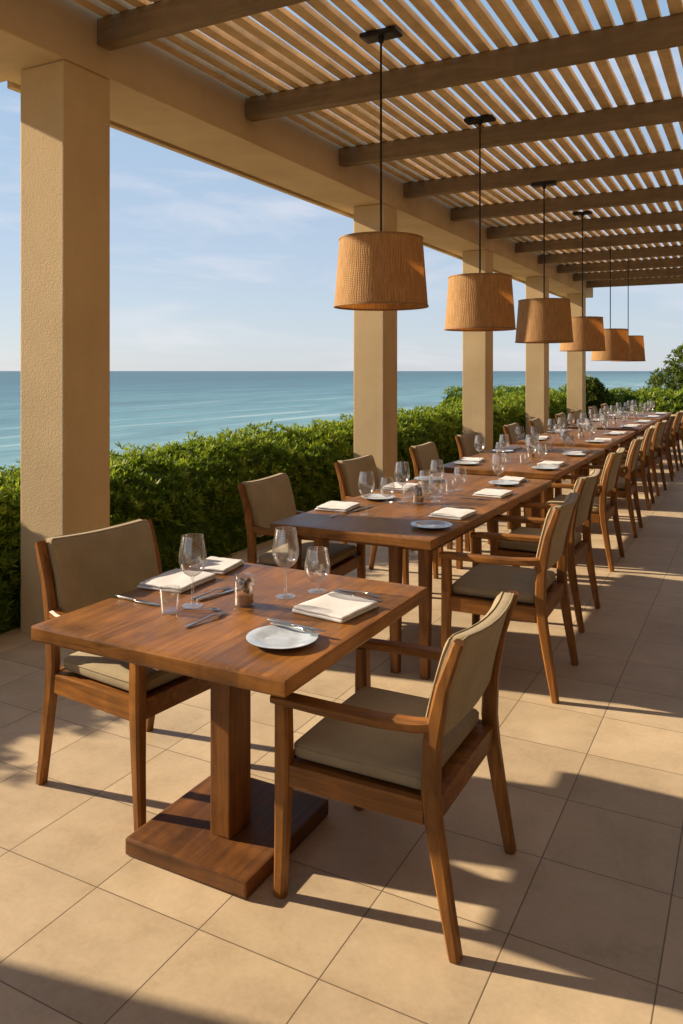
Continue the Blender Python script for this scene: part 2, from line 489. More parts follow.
# planted ground and the bank dropping to the beach
g = MB()
xs = [120, 3.0, -4.0, -5.6, -9, -16, -26, -40, -60, -110]
zs = [-.12, -.12, -.12, -.14, -1.2, -3.6, -5.4, -6.0, -6.5, -9]
ys = [-120, -30, -6, 8, 20.6, 30, 60, 160]
vs = [(x, y, z + (0 if -5.7 < x else .25 * noise.noise(Vector((x * .2, y * .1, 0))))) for y in ys for x, z in zip(xs, zs)]
nx = len(xs)
fs = [(j * nx + i, j * nx + i + 1, (j + 1) * nx + i + 1, (j + 1) * nx + i)[::-1] for j in range(len(ys) - 1) for i in range(nx - 1)]
struct(g.add(vs, fs).build('ground', M_soil))
s = MB().add([(-60000, -60000, -6.2), (60000, -60000, -6.2), (60000, 60000, -6.2), (-60000, 60000, -6.2)], [(0, 1, 2, 3)]).build('sea', M_sea)
struct(s)

# ---- pergola ----------------------------------------------------------------
perg = tag(empty('pergola', (-3.81, 7, 0)), 'beige stucco pergola with square columns and slatted timber roof over the terrace', 'pergola')
PO = Matrix.Translation((3.81, -7, 0))      # world -> pergola space
COLS = [3.35, 7.88, 11.6, 15.37, 19.2]
for y in COLS:
    MB().box(-4.0, -3.625, y, y + .38, -.02, 3.45, .012, PO).build('column', M_stucco, perg, True, 15)
MB().box(-4.0, -3.625, -.06 + .55, 1.02, -.02, 3.45, .012, PO).build('column', M_stucco, perg, True, 15)  # added out-of-view pier, placed to shade the floor in the left foreground
MB().box(-4.0, -3.625, -4.2, -3.8, -.02, 3.45, .012, PO).build('column', M_stucco, perg, True, 15)
bo = MB().box(-4.22, -3.615, -6, 20.5, 3.452, 3.98, .01, PO).build('beam', M_stucco, perg, True, 15)
MB().box(-4.30, -4.245, 3.5, 20.5, 3.435, 4.02, .006, PO).box(-4.247, -4.22, 3.5, 20.5, 3.50, 3.98, 0, PO).build('fascia', M_stucco, bo)
MB().box(-4.68, -4.225, -6, 3.46, 3.46, 3.7, .01, PO).build('eave', M_stucco, perg)
RY = [3.60 + 1.6 * k for k in range(-5, 11)]
for y in RY:
    MB().box(-3.612, 2.9, y, y + .11, 3.62, 3.785, .008, PO).build('rafter', M_rafter, perg, True, 15)
sl = MB()
x = -3.53
while x < 2.85:
    dz = random.uniform(-.004, .006)
    yy = -6.0
    while yy < 20.4:                      # slats are butt-jointed lengths, none quite straight
        y2 = min(yy + 4.8, 20.5)
        a = random.uniform(-.006, .006); b2 = random.uniform(-.006, .006)
        w = .0385
        z0, z1 = 3.788, 3.828 + dz
        vv = [(x + a - w, yy, z0), (x + a + w, yy, z0), (x + b2 - w, y2 - .004, z0), (x + b2 + w, y2 - .004, z0),
              (x + a - w, yy, z1), (x + a + w, yy, z1), (x + b2 - w, y2 - .004, z1), (x + b2 + w, y2 - .004, z1)]
        sl.add(vv, [(0, 2, 3, 1), (4, 5, 7, 6), (0, 1, 5, 4), (2, 6, 7, 3), (0, 4, 6, 2), (1, 3, 7, 5)], PO)
        yy = y2
    x += .135
sl.build('slat_roof', M_slat, perg)
MB().box(2.9, 3.15, -6, 20.6, -.02, 4.0, 0, PO).build('wall', M_rafter, perg)

# ---- hanging lamps ------------------------------------------------------------
def lamp(y, zb, zt, label, lx=-2.1, mount=3.785):
    r = tag(empty('pendant_lamp', (lx, y, zb), random.uniform(0, 6) if mount > 5 else 0), label, 'lamp', 'pendant lamps over the row of tables')
    h = zt - zb
    rb, rt, t = .302, .268, .006
    sh = MB().lathe([(rb, 0), (rt, h), (rt - t, h), (rb - t, 0), (rb, 0)], 96).build('shade', M_rattan, r, True, 60)
    MB().lathe([(rb + .004, -.004), (rb + .004, .006), (rb - t - .003, .006), (rb - t - .003, -.004), (rb + .004, -.004)], 96).build('trim_ring', M_rim, sh, True)
    MB().lathe([(rt + .004, h - .006), (rt + .004, h + .004), (rt - t - .003, h + .004), (rt - t - .003, h - .006), (rt + .004, h - .006)], 96).build('trim_ring', M_rim, sh, True)
    sp = MB()
    for k in range(3):
        a = k * 2.094 + .4
        sp.tube([(0, 0, h - .03), ((rt - .008) * math.cos(a), (rt - .008) * math.sin(a), h - .006)], [.003, .003], 6)
    sp.build('spider', M_iron, r)
    ztop = mount - zb
    MB().tube([(0, 0, h - .12), (0, 0, ztop - .02)], [.0075, .0075], 10).build('rod', M_iron, r, True)
    MB().lathe([(0, h - .12), (.02, h - .12), (.022, h - .06), (.012, h - .04), (0, h - .04)], 16).build('socket', M_iron, r, True)
    MB().lathe([(0, h - .235), (.02, h - .228), (.032, h - .20), (.028, h - .165), (.014, h - .135), (.012, h - .12)], 20).build('bulb', M_bulb, r, True)
    cp = MB().rounded((.26, .13, .034), .014, (8, 8, 3), None, Matrix.Translation((0, 0, ztop - .017)))
    cp.lathe([(0, ztop - .07), (.016, ztop - .066), (.022, ztop - .034)], 14)
    cp.build('canopy', M_iron, r, True, 60)
LN = ['nearest and largest-looking woven rattan drum pendant lamp, hanging over the second table',
      'second woven rattan drum pendant lamp from the front, over the near end of third table',
      'third woven rattan drum pendant lamp from the front', 'fourth woven rattan drum pendant lamp from the front',
      'fifth woven rattan drum pendant lamp, partly behind the last one', 'farthest and smallest-looking woven rattan drum pendant lamp']
for (y, zb, zt), l in zip([(4.6, 2.015, 2.45), (6.55, 1.96, 2.41), (8.455, 1.91, 2.355), (11.1, 1.88, 2.33), (13.45, 1.775, 2.28), (15.5, 1.785, 2.25)], LN):
    lamp(y, zb, zt, l, -2.135 if y < 5 else (-2.0 if 8 < y < 9 else -2.1), 3.618 if 8 < y < 9 else 3.785)

# ---- tables --------------------------------------------------------------------
def top_mesh(w, l):
    mb = MB().rounded((w, l, .052), .007, (12, 16, 4), None, Matrix.Translation((0, 0, .724)))
    return mb
t1 = tag(empty('dining_table', (-1.642, 2.365, 0)), 'nearest small square wooden table on a single post and flat square base', 'table', 'wooden dining tables in one row')
top_mesh(1.0, 1.06).build('tabletop', M_top, t1, True, 15)
MB().box(-.30, .30, -.05, .05, .655, .698, .006).box(-.05, .05, -.30, -.051, .655, .698, .006).box(-.05, .05, .051, .30, .655, .698, .006).build('top_support', M_tleg, t1)
MB().box(.035, .115, -.255, -.13, .058, .655, .006).build('post', M_tleg, t1, True, 15)
MB().box(-.20, .285, -.405, .115, .002, .058, .008).build('base', M_base, t1, True, 15)

TABS = [(-1.905, 4.95, .97, 2.50, R(-.8)), (-1.985, 7.78, 1.06, 2.42, 0), (-2.03, 10.6, 1.06, 2.42, 0), (-2.03, 13.4, 1.06, 2.42, 0), (-2.03, 16.2, 1.06, 2.42, 0)]
ORD = ['second', 'third', 'fourth', 'fifth', 'sixth']
def long_table(w, l):
    t = empty('dining_table')
    top_mesh(w, l).build('tabletop', M_top, t, True, 15)
    ap = MB()
    for s_ in (-1, 1):
        ap.box(s_ * (w / 2 - .07) - .012, s_ * (w / 2 - .07) + .012, -l / 2 + .16, l / 2 - .16, .655, .699, .003)
        ap.box(-w / 2 + .083, w / 2 - .083, s_ * (l / 2 - .15) - .012, s_ * (l / 2 - .15) + .012, .656, .699, .003)
    ap.build('apron', M_tleg, t)
    for sx in (-1, 1):
        for sy in (-1, 1):
            for ins in (.085, .255):
                x_, y_ = sx * (w / 2 - ins), sy * (l / 2 - .13)
                MB().sweep([(x_, y_, .002), (x_, y_, .35), (x_, y_, .657 if False else .6975)], [(.046, .046), (.056, .056), (.062, .062)]).build('leg', M_tleg, t, True, 15)
    return t
tproto = {}
for (tx, ty, w, l, rz), o_ in zip(TABS, ORD):
    lab = f'long wooden dining table, {o_} from the front of the row'
    if (w, l) not in tproto:
        tt = long_table(w, l); tproto[(w, l)] = tt
        tt.location = (tx, ty, 0); tt.rotation_euler.z = rz
        tag(tt, lab, 'table', 'wooden dining tables in one row')
    else:
        dup(tproto[(w, l)], (tx, ty, 0), rz, lab)

# ---- armchairs (local: faces +x) ------------------------------------------------
def make_chair():
    c = empty('armchair')
    RP = [(-.28, .001), (-.248, .18), (-.218, .36), (-.208, .46), (-.213, .60), (-.245, .76), (-.292, .895)]
    RW = [.034, .042, .050, .052, .050, .040, .030]
    for s_ in (-1, 1):
        MB().sweep([(x_, s_ * .25, z_) for x_, z_ in RP], [(.036, w_) for w_ in RW], c=.008).build('leg', M_wood_z, c, True, 15)
        MB().sweep([(.282, s_ * .25, .001), (.274, s_ * .25, .2), (.268, s_ * .25, .42), (.270, s_ * .25, .612)],
                   [(.034, .036), (.040, .042), (.046, .050), (.044, .046)], c=.008).build('leg', M_wood_z, c, True, 15)
        MB().sweep([(.302, s_ * .252, .624), (.25, s_ * .254, .627), (.10, s_ * .262, .629), (-.06, s_ * .262, .632), (-.16, s_ * .255, .637), (-.205, s_ * .25, .642)],
                   [(.046, .026), (.05, .030), (.052, .032), (.050, .032), (.044, .034), (.036, .036)], c=.01).build('armrest', M_wood_x, c, True, 15)
    fr = MB()
    for s_ in (-1, 1):
        fr.box(-.19, .25, s_ * .25 - .013, s_ * .25 + .013, .358, .428, .004)
    fr.box(.255, .281, -.2295, .2295, .358, .428, .004)
    fr.box(-.226, -.2, -.2335, .2335, .358, .428, .004)
    fr.box(-.2, .255, -.237, .237, .395, .424)
    fr.build('seat_frame', M_wood_x, c, True, 15)
    def puff(x_, y_, z_):
        k = max(0, 1 - (x_ / .235) ** 2) * max(0, 1 - (y_ / .225) ** 2)
        return (x_ + .036, y_, z_ + (.02 * k if z_ > 0 else 0) + .457)
    cu = MB().rounded((.438, .466, .056), .022, (16, 16, 8), puff).build('seat_cushion', M_fabric, c, True, 80)
    def loop(hx, hy, r_):
        q = []
        for cx_, cy_, a0 in ((hx - r_, hy - r_, 0), (-hx + r_, hy - r_, 90), (-hx + r_, -hy + r_, 180), (hx - r_, -hy + r_, 270)):
            q += [(cx_ + r_ * math.cos(R(a0 + k * 22.5)), cy_ + r_ * math.sin(R(a0 + k * 22.5))) for k in range(5)]
        return q + [q[0]]
    lp = loop(.2175, .2315, .024)
    MB().tube([puff(x_, y_, .0125) for x_, y_ in lp], [.0035] * len(lp), 6).build('piping', M_fabric, cu, True, 60)
    # backrest pad: follows the raked posts, dished between them, rolled top edge
    def bend(x_, y_, z_):
        z = z_ + .745
        px = -.213 - (max(0, z - .56)) ** 1.35 * .34
        dish = -.020 * (1 - (y_ / .22) ** 2)
        roll = -.012 * max(0, (z_ - .11) / .05) ** 2 if z_ > .11 else 0
        sag = -.014 * (1 - (y_ / .22) ** 2) * max(0, z_ / .16)
        return (px + .022 + x_ + dish + roll, y_, z + sag)
    MB().rounded((.056, .458, .318), .019, (8, 18, 20), bend).build('backrest', M_fabric, c, True, 80)
    bk = c.children[-1]
    lp = []
    base = loop(.157, .227, .016)
    for (a, b_), (a2, b2) in zip(base[:-1], base[1:]):
        for k in range(6): lp.append((a + (a2 - a) * k / 6, b_ + (b2 - b_) * k / 6))
    lp.append(base[0])
    for sgn in (1, -1):
        MB().tube([bend(sgn * .0185, y_, z_) for z_, y_ in lp], [.0032] * len(lp), 6).build('piping', M_fabric, bk, True, 60)
    for ch in c.children_recursive: ch.data.transform(Matrix.Diagonal((1, 1.085, 1, 1)))
    return c
chair0 = make_chair(); used = [False]
def chair(x, y, rz, label, grp):
    if not used[0]:
        used[0] = True; o = chair0
        o.location = (x, y, 0); o.rotation_euler.z = rz; tag(o, label, 'armchair')
    else:
        o = dup(chair0, (x, y, 0), rz, label)
    o['group'] = grp
    return o
GS, GA = 'armchairs along the sea side of the tables', 'armchairs along the aisle side of the tables'
chair(-2.145, 2.395, R(-6.5), 'wooden armchair facing us at the nearest table, its back to the first column', GS).scale.z = 1.045
chair(-1.0, 2.305, R(180), 'wooden armchair in the right foreground, back turned to us, at the nearest table', GA).scale.z = .965
SEA = [(-2.47, 4.19, 2), (-2.47, 5.44, -1), (-2.44, 6.78, 1), (-2.47, 8.12, -2), (-2.47, 9.85, 0), (-2.48, 11.1, 2), (-2.47, 12.7, 1), (-2.47, 13.9, -2), (-2.47, 15.5, 0), (-2.47, 16.8, 1)]
AIS = [(-1.14, 4.10, 0), (-1.22, 5.22, 1), (-1.29, 6.83, -1), (-1.30, 8.24, 2), (-1.36, 9.88, 0), (-1.36, 11.1, -1), (-1.36, 12.6, 1), (-1.36, 13.9, 0), (-1.36, 15.5, -1), (-1.36, 16.8, 0)]
for i, ((xa, ya, a), (xb, yb, b_)) in enumerate(zip(SEA, AIS)):
    o_ = ORD[i // 2]; e_ = ('nearer', 'farther')[i % 2]
    chair(xa, ya, R(a * 1.6), f'olive-backed wooden armchair on the sea side of the {o_} table, {e_} of its two', GS).scale.z = 1.025
    chair(xb, yb, R(180 + b_ * 1.8 + (1.5, -2)[i % 2]), f'wooden armchair on the aisle side of the {o_} table, {e_} of its two', GA)

# ---- tableware -------------------------------------------------------------------
ZT = .751
def make_wine():
    r = empty('wine_glass')
    outer = [(.004, .098), (.014, .101), (.028, .110), (.040, .126), (.0465, .148), (.047, .168), (.043, .195), (.036, .236)]
    inner = [(rr - .0012, z) for rr, z in reversed(outer[1:])] + [(.004, .1005), (0, .1003)]
    MB().lathe(outer + inner, 32).build('bowl', M_glass, r, True, 70)
    MB().lathe([(.0075, .006), (.0042, .02), (.0038, .06), (.0045, .09), (.008, .0975)], 14).build('stem', M_glass, r, True, 70)
    MB().lathe([(0, 0), (.034, .0), (.035, .0018), (.02, .0032), (.0075, .006), (0, .0062)], 32).build('foot', M_glass, r, True, 15)
    return r
def make_goblet():
    r = empty('goblet')
    outer = [(.006, .034), (.02, .037), (.036, .05), (.0445, .072), (.045, .092), (.040, .12), (.034, .148)]
    inner = [(rr - .0013, z) for rr, z in reversed(outer[1:])] + [(.005, .0365), (0, .0362)]
    MB().lathe(outer + inner, 32).build('bowl', M_glass, r, True, 70)
    MB().lathe([(.008, .006), (.006, .016), (.007, .028), (.012, .0345)], 14).build('stem', M_glass, r, True, 70)
    MB().lathe([(0, 0), (.032, 0), (.033, .002), (.018, .0036), (.008, .006), (0, .0062)], 32).build('foot', M_glass, r, True, 15)
    return r
def make_tumbler():
    mb = MB().lathe([(0, .0), (.027, .0), (.029, .003), (.036, .085), (.0347, .085), (.028, .010), (0, .009)], 32)
    return mb.build('tumbler', M_glass, None, True, 15)
def make_jar():
    mb = MB().lathe([(0, 0), (.034, 0), (.037, .004), (.037, .088), (.034, .098), (.036, .108), (.034, .108), (.032, .098), (.0345, .087), (.0345, .007), (0, .006)], 32)
    return mb.build('glass_jar', M_glass, None, True, 15)
def make_pods():
    mb = MB().lathe([(0, .0075), (.033, .008), (.0335, .040), (.02, .046), (0, .043)], 20)
    r = empty('jar_filling')
    mb.build('amber_grains', M_spice, r, True, 60)
    pm = MB()
    rnd = random.Random(4)
    for k in range(9):
        a, q = rnd.uniform(0, 6.28), rnd.uniform(.004, .019)
        M_ = Matrix.Translation((q * math.cos(a), q * math.sin(a), .052 + .0045 * k)) @ Matrix.Rotation(rnd.uniform(0, 3), 4, (rnd.random(), rnd.random(), rnd.random()))
        pm.lathe([(0, -.014), (.006, -.011), (.011, 0), (.008, .009), (0, .014)], 9, M_)
    pm.build('dried_pods', M_pod, r, True, 60)
    return r
def make_plate():
    mb = MB().lathe([(0, .003), (.05, .003), (.056, .0), (.06, .002), (.085, .010), (.112, .016), (.113, .018), (.108, .0185), (.082, .0135), (.062, .008), (.05, .0065), (0, .006)], 56)
    return mb.build('side_plate', M_china, None, True, 60)
def make_napkin(w, l, seed):
    """cloth folded into a soft flat pad: three slightly offset layers with a rolled fold"""
    mb = MB()
    for k in range(2):
        ph = seed * 3.1 + k
        def f(x_, y_, z_, k=k, ph=ph):
            u, v = x_ / w, y_ / l
            lift = .006 * abs(noise.noise(Vector((u * 2.1 + ph, v * 2.1, ph)))) + .005 * max(0, -u) * k
            edge = .005 * noise.noise(Vector((u * 3, v * 3, ph + 9)))
            return (x_ + edge + .004 * k, y_ + edge * .8 - .003 * k, max(z_, -.0049) + .0055 + k * .0100 + lift * (1.0 if z_ > 0 or k else 0))
        mb.rounded((w - .006 * k, l - .006 * k, .0098), .0046, (14, 14, 4), f)
    return mb.build('napkin', M_linen, None, True, 80)
def make_knife(L_=.225):
    r = empty('table_knife')
    MB().sweep([(-.5 * L_, 0, .0055), (-.42 * L_, 0, .0055), (-.1 * L_, 0, .005), (-.06 * L_, 0, .005)], [(.010, .006), (.015, .008), (.011, .007), (.009, .006)], (0, 1, 0), .003).build('handle', M_steel, r, True, 60)
    MB().sweep([(-.06 * L_, 0, .005), (0, 0, .004), (.3 * L_, .001, .004), (.45 * L_, .003, .004), (.5 * L_, .006, .004)], [(.009, .004), (.019, .002), (.020, .0018), (.015, .0016), (.004, .0014)], (0, 1, 0), .0006).build('blade', M_steel, r, True, 60)
    return r
def make_fork(L_=.20):
    r = empty('table_fork')
    MB().sweep([(-.5 * L_, 0, .004), (-.4 * L_, 0, .004), (-.05 * L_, 0, .007), (.15 * L_, 0, .012), (.22 * L_, 0, .010)], [(.012, .003), (.016, .003), (.007, .004), (.008, .004), (.022, .002)], (0, 1, 0), .0012).build('handle', M_steel, r, True, 60)
    tn = MB()
    for q in (-.0096, -.0032, .0032, .0096):
        tn.sweep([(.215 * L_, q, .010), (.33 * L_, q, .005), (.43 * L_, q, .0045), (.5 * L_, q, .007)], [(.0042, .002), (.0036, .002), (.003, .002), (.0016, .0014)], (0, 1, 0), .0005)
    tn.build('tines', M_steel, r, True, 60)
    return r
def make_spoon(L_=.14):
    r = empty('teaspoon')
    MB().sweep([(-.5 * L_, 0, .003), (-.35 * L_, 0, .003), (.15 * L_, 0, .006), (.24 * L_, 0, .006)], [(.009, .002), (.011, .002), (.005, .003), (.008, .002)], (0, 1, 0), .0008).build('handle', M_steel, r, True, 60)
    M_ = Matrix.Translation((.36 * L_, 0, .0055)) @ Matrix.Diagonal((1.5, 1, .5, 1))
    MB().lathe([(0, -.008), (.008, -.005), (.0125, .001), (.0118, .002), (.0075, -.003), (0, -.006)], 20, M_).build('spoon_bowl', M_steel, r, True, 60)
    return r

PROTO = {}
MAKE = {'wine': make_wine, 'goblet': make_goblet, 'tumbler': make_tumbler, 'jar': make_jar, 'filling': make_pods, 'plate': make_plate,
        'napkin': lambda: make_napkin(.20, .25, 1), 'napkin2': lambda: make_napkin(.17, .20, 2), 'napkin3': lambda: make_napkin(.215, .235, 3),
        'knife': make_knife, 'fork': make_fork, 'spoon': make_spoon}
INFO = {'wine': ('wine glass', 'wine glasses on the tables'), 'goblet': ('goblet', 'short-stemmed goblets on the tables'), 'tumbler': ('tumbler', 'water tumblers on the tables'),
        'jar': ('jar', 'glass jars on the tables'), 'filling': ('jar filling', 'dark fillings in the glass jars'), 'plate': ('plate', 'side plates on the tables'),
        'napkin': ('napkin', 'folded napkins on the tables'), 'napkin2': ('napkin', 'folded napkins on the tables'), 'napkin3': ('napkin', 'folded napkins on the tables'),
        'knife': ('knife', 'knives on the tables'), 'fork': ('fork', 'forks on the tables'), 'spoon': ('spoon', None)}
SC = {'wine': 1.07, 'goblet': 1.1, 'tumbler': 1.0}
def put(kind, x, y, rz, label, z=ZT):
    cat, grp = INFO[kind]
    if kind not in PROTO:
        o = MAKE[kind](); PROTO[kind] = o
        o.location = (x, y, z); o.rotation_euler = (0, 0, rz)
        tag(o, label, cat, grp)
    else:
        o = dup(PROTO[kind], (x, y, z), rz, label)
    k_ = SC.get(kind, 1.0) * (1 + .02 * math.sin(x * 91 + y * 57))
    if kind in SC: o.scale = (k_, k_, k_)
    return o

# nearest table, as laid in the photograph
put('napkin', -2.045, 2.475, R(4), 'larger folded white napkin before the first column armchair, nearest table')
put('napkin2', -2.055, 2.745, R(10), 'smaller folded white napkin at the far sea-side corner of the nearest table')
put('napkin3', -1.318, 2.462, R(-8), 'thick folded white napkin at the aisle edge of the nearest table')
put('plate', -1.312, 2.092, 0, 'round white side plate at the front right corner of the nearest table')
put('wine', -1.80, 2.262, 0, 'tall wine glass on the sea side of the nearest table, leftmost glass in view')
put('wine', -1.562, 2.515, 1, 'tall wine glass in the middle of the nearest table, beside the goblet')
put('goblet', -1.49, 2.63, 0, 'round short-stemmed goblet on the nearest table, behind the thick napkin')
put('tumbler', -1.825, 2.165, 0, 'small clear tumbler at the foot of the leftmost wine glass, nearest table')
put('jar', -1.642, 2.36, 0, 'clear glass jar in the centre of the nearest table')
put('filling', -1.642, 2.36, 0, 'dark brown pods over amber grains inside the jar on the nearest table')
put('knife', -2.012, 2.206, R(-5), 'knife lying left of the tumbler, along the sea side of the nearest table')
put('fork', -1.835, 2.415, R(80), 'fork lying beside the larger napkin, farther from us than the wine glass, nearest table')
put('knife', -1.795, 2.42, R(78), 'dark knife side by side with a fork behind the leftmost wine glass')
put('fork', -1.652, 2.15, R(84), 'fork lying alone in front of the jar on the nearest table')
put('spoon', -1.742, 2.235, R(20), 'small teaspoon beside the foot of the leftmost wine glass')
put('knife', -1.318, 2.186, R(-4), 'knife resting across the back rim of the plate on the nearest table', ZT + .0185)
put('knife', -1.325, 2.632, R(-6), 'knife lying beyond the thick napkin on the nearest table')

put('fork', -1.306, 2.158, R(-9), 'fork lying across the plate on the nearest table', ZT + .0185)
put('fork', -1.335, 2.672, R(-4), 'fork lying beyond the thick napkin, farthest cutlery from us on the nearest table')
def seat_words(o_, side, end):
    return f"the {o_} table's {end} {('sea-side', 'aisle-side')[side]} place"
NAME = {'wine': 'tall wine glass at', 'goblet': 'rounded short-stemmed goblet at', 'tumbler': 'straight clear tumbler at', 'plate': 'white side plate at',
        'napkin': 'folded white napkin at', 'knife': 'steel knife at', 'fork': 'steel fork at'}
rnd = random.Random(8)
J = lambda a: rnd.uniform(-a, a)
# second table, measured
S2 = {(0, 0): dict(napkin=(-2.285, 4.29, 6), wine=(-2.03, 4.17), tumbler=(-2.06, 4.86), goblet=(-2.10, 4.62), fork=(-2.17, 4.10, 84), knife=(-2.13, 4.33, 86), plate=(-2.21, 4.72)),
      (0, 1): dict(napkin=(-2.275, 5.24, 3), wine=(-2.03, 4.70), tumbler=(-2.07, 5.22), goblet=(-2.02, 5.08), fork=(-2.26, 5.44, 4), knife=(-2.27, 5.04, -3), plate=(-2.24, 5.70)),
      (1, 0): dict(napkin=(-1.57, 4.39, -3), wine=(-1.90, 4.99), tumbler=(-1.93, 4.88), goblet=(-1.84, 4.80), fork=(-1.62, 4.60, 178), knife=(-1.64, 4.655, 182), plate=(-1.555, 4.0)),
      (1, 1): dict(napkin=(-1.59, 5.25, -2), wine=(-1.64, 5.54), tumbler=(-1.90, 5.24), goblet=(-1.865, 5.36), fork=(-1.62, 5.44, 181), knife=(-1.65, 5.02, 177), plate=(-1.66, 5.75))}
for (sd, en), d in S2.items():
    for k, v in d.items():
        put(k, v[0], v[1], R(v[2]) if len(v) > 2 else rnd.uniform(0, 6), f"{NAME[k]} {seat_words('second', sd, ('nearer', 'farther')[en])}")
put('napkin2', -1.66, 5.98, R(2), 'small folded white napkin at the far aisle corner of the second table')
put('jar', -1.915, 4.695, 0, 'clear glass jar in the middle of the second table')
put('filling', -1.915, 4.695, 1, 'dark brown pods over amber grains inside the jar on the second table')

# the farther tables, laid the same way by hand: nothing lines up exactly
for ti, ((tx, ty, w, l, rz), o_) in enumerate(zip(TABS, ORD)):
    if ti == 0: continue
    for sd in (0, 1):
        for en in (0, 1):
            sx = (-1, 1)[sd]; sy = ty + (-.62, .62)[en]
            words = seat_words(o_, sd, ('nearer', 'farther')[en])
            put('wine', tx + sx * .24 + J(.03), sy - .12 + J(.04), rnd.uniform(0, 6), f'second wine glass, beside the plate at {words}')
            lay = dict(napkin=(sx * .37, -.02, 2), wine=(sx * .15, .16, 9), goblet=(sx * .19, .27, 9), tumbler=(sx * .07, .05, 9),
                       plate=(sx * .36, -.33, 9), fork=(sx * .38, .16, 0), knife=(sx * .37, -.175, 0))
            for k, (dx, dy, a) in lay.items():
                jj = .012 if k in ('fork', 'knife') else .035
                ang = rnd.uniform(0, 6) if a == 9 else R(J(9) + (180 if sd else 0))
                put(k, tx + dx + J(jj), sy + dy + J(jj), ang, f'{NAME[k]} {words}')
    put('jar', tx + J(.04), ty + J(.03) - .1, 0, f'clear glass jar in the middle of the {o_} table')
    jl = PROTO['jar']
    put('filling', 0, 0, ti, f'dark brown pods over amber grains inside the jar on the {o_} table')
    f_ = [o for o in COL.objects if o.name.startswith('jar_filling')][-1]
    j_ = [o for o in COL.objects if o.name.startswith('glass_jar')][-1]
    f_.location = j_.location

# ---- foliage ---------------------------------------------------------------------
def leaves_object(name, pts, nrm, size, mat, parent, seed, per=8, lw=.26, young_sunlit=None):
    """rosettes of pointed leaves: pts (n,3), nrm (n,3) outward, size (n,)"""
    rg = np.random.default_rng(seed)
    n = len(pts)
    nr = nrm / np.linalg.norm(nrm, axis=1, keepdims=True)
    ref = np.where(np.abs(nr[:, 2:3]) < .9, np.array([[0, 0, 1.]]), np.array([[1., 0, 0]]))
    t1_ = np.cross(nr, ref); t1_ /= np.linalg.norm(t1_, axis=1, keepdims=True)
    t2_ = np.cross(nr, t1_)
    base_t = rg.random(n)
    V, T = [], []
    for k in range(per):
        a = 2 * np.pi * (k / per) + rg.random(n) * 1.2
        up = rg.uniform(.25, 1.5, n) if k < per - 2 else rg.uniform(1.5, 3, n)
        d = t1_ * np.cos(a)[:, None] + t2_ * np.sin(a)[:, None] + nr * up[:, None]
        d /= np.linalg.norm(d, axis=1, keepdims=True)
        sd = np.cross(d, nr + rg.normal(0, .35, (n, 3))); sd /= np.linalg.norm(sd, axis=1, keepdims=True) + 1e-9
        ln = size * rg.uniform(.7, 1.25, n)
        w_ = ln * lw
        p0 = pts + nr * 0.0
        dn = np.cross(sd, d)
        mid = p0 + d * (ln * .5)[:, None]
        tip = p0 + d * ln[:, None] - dn * (ln * .12)[:, None]
        q = np.stack([p0, mid + sd * (w_ * .5)[:, None], tip, mid - sd * (w_ * .5)[:, None]], 1)
        V.append(q)
        tt = np.clip(base_t * .55 + rg.random(n) * .3 + (0 if young_sunlit is None else young_sunlit * .38), 0, 1)
        T.append(np.repeat(tt[:, None], 4, 1))
    V = np.concatenate(V).reshape(-1, 3); T = np.concatenate(T).reshape(-1)
    me = bpy.data.meshes.new(name)
    nf = len(V) // 4
    me.vertices.add(len(V)); me.vertices.foreach_set('co', V.astype(np.float32).ravel())
    me.loops.add(len(V)); me.loops.foreach_set('vertex_index', np.arange(len(V), dtype=np.int32))
    me.polygons.add(nf); me.polygons.foreach_set('loop_start', np.arange(nf, dtype=np.int32) * 4)
    me.update(calc_edges=True)
    at = me.attributes.new('tint', 'FLOAT', 'POINT'); at.data.foreach_set('value', T.astype(np.float32))
    me.materials.append(mat)
    o = bpy.data.objects.new(name, me); COL.objects.link(o); o.parent = parent
    return o

def nz(a, b, c=0.): return noise.noise(Vector((a, b, c)))

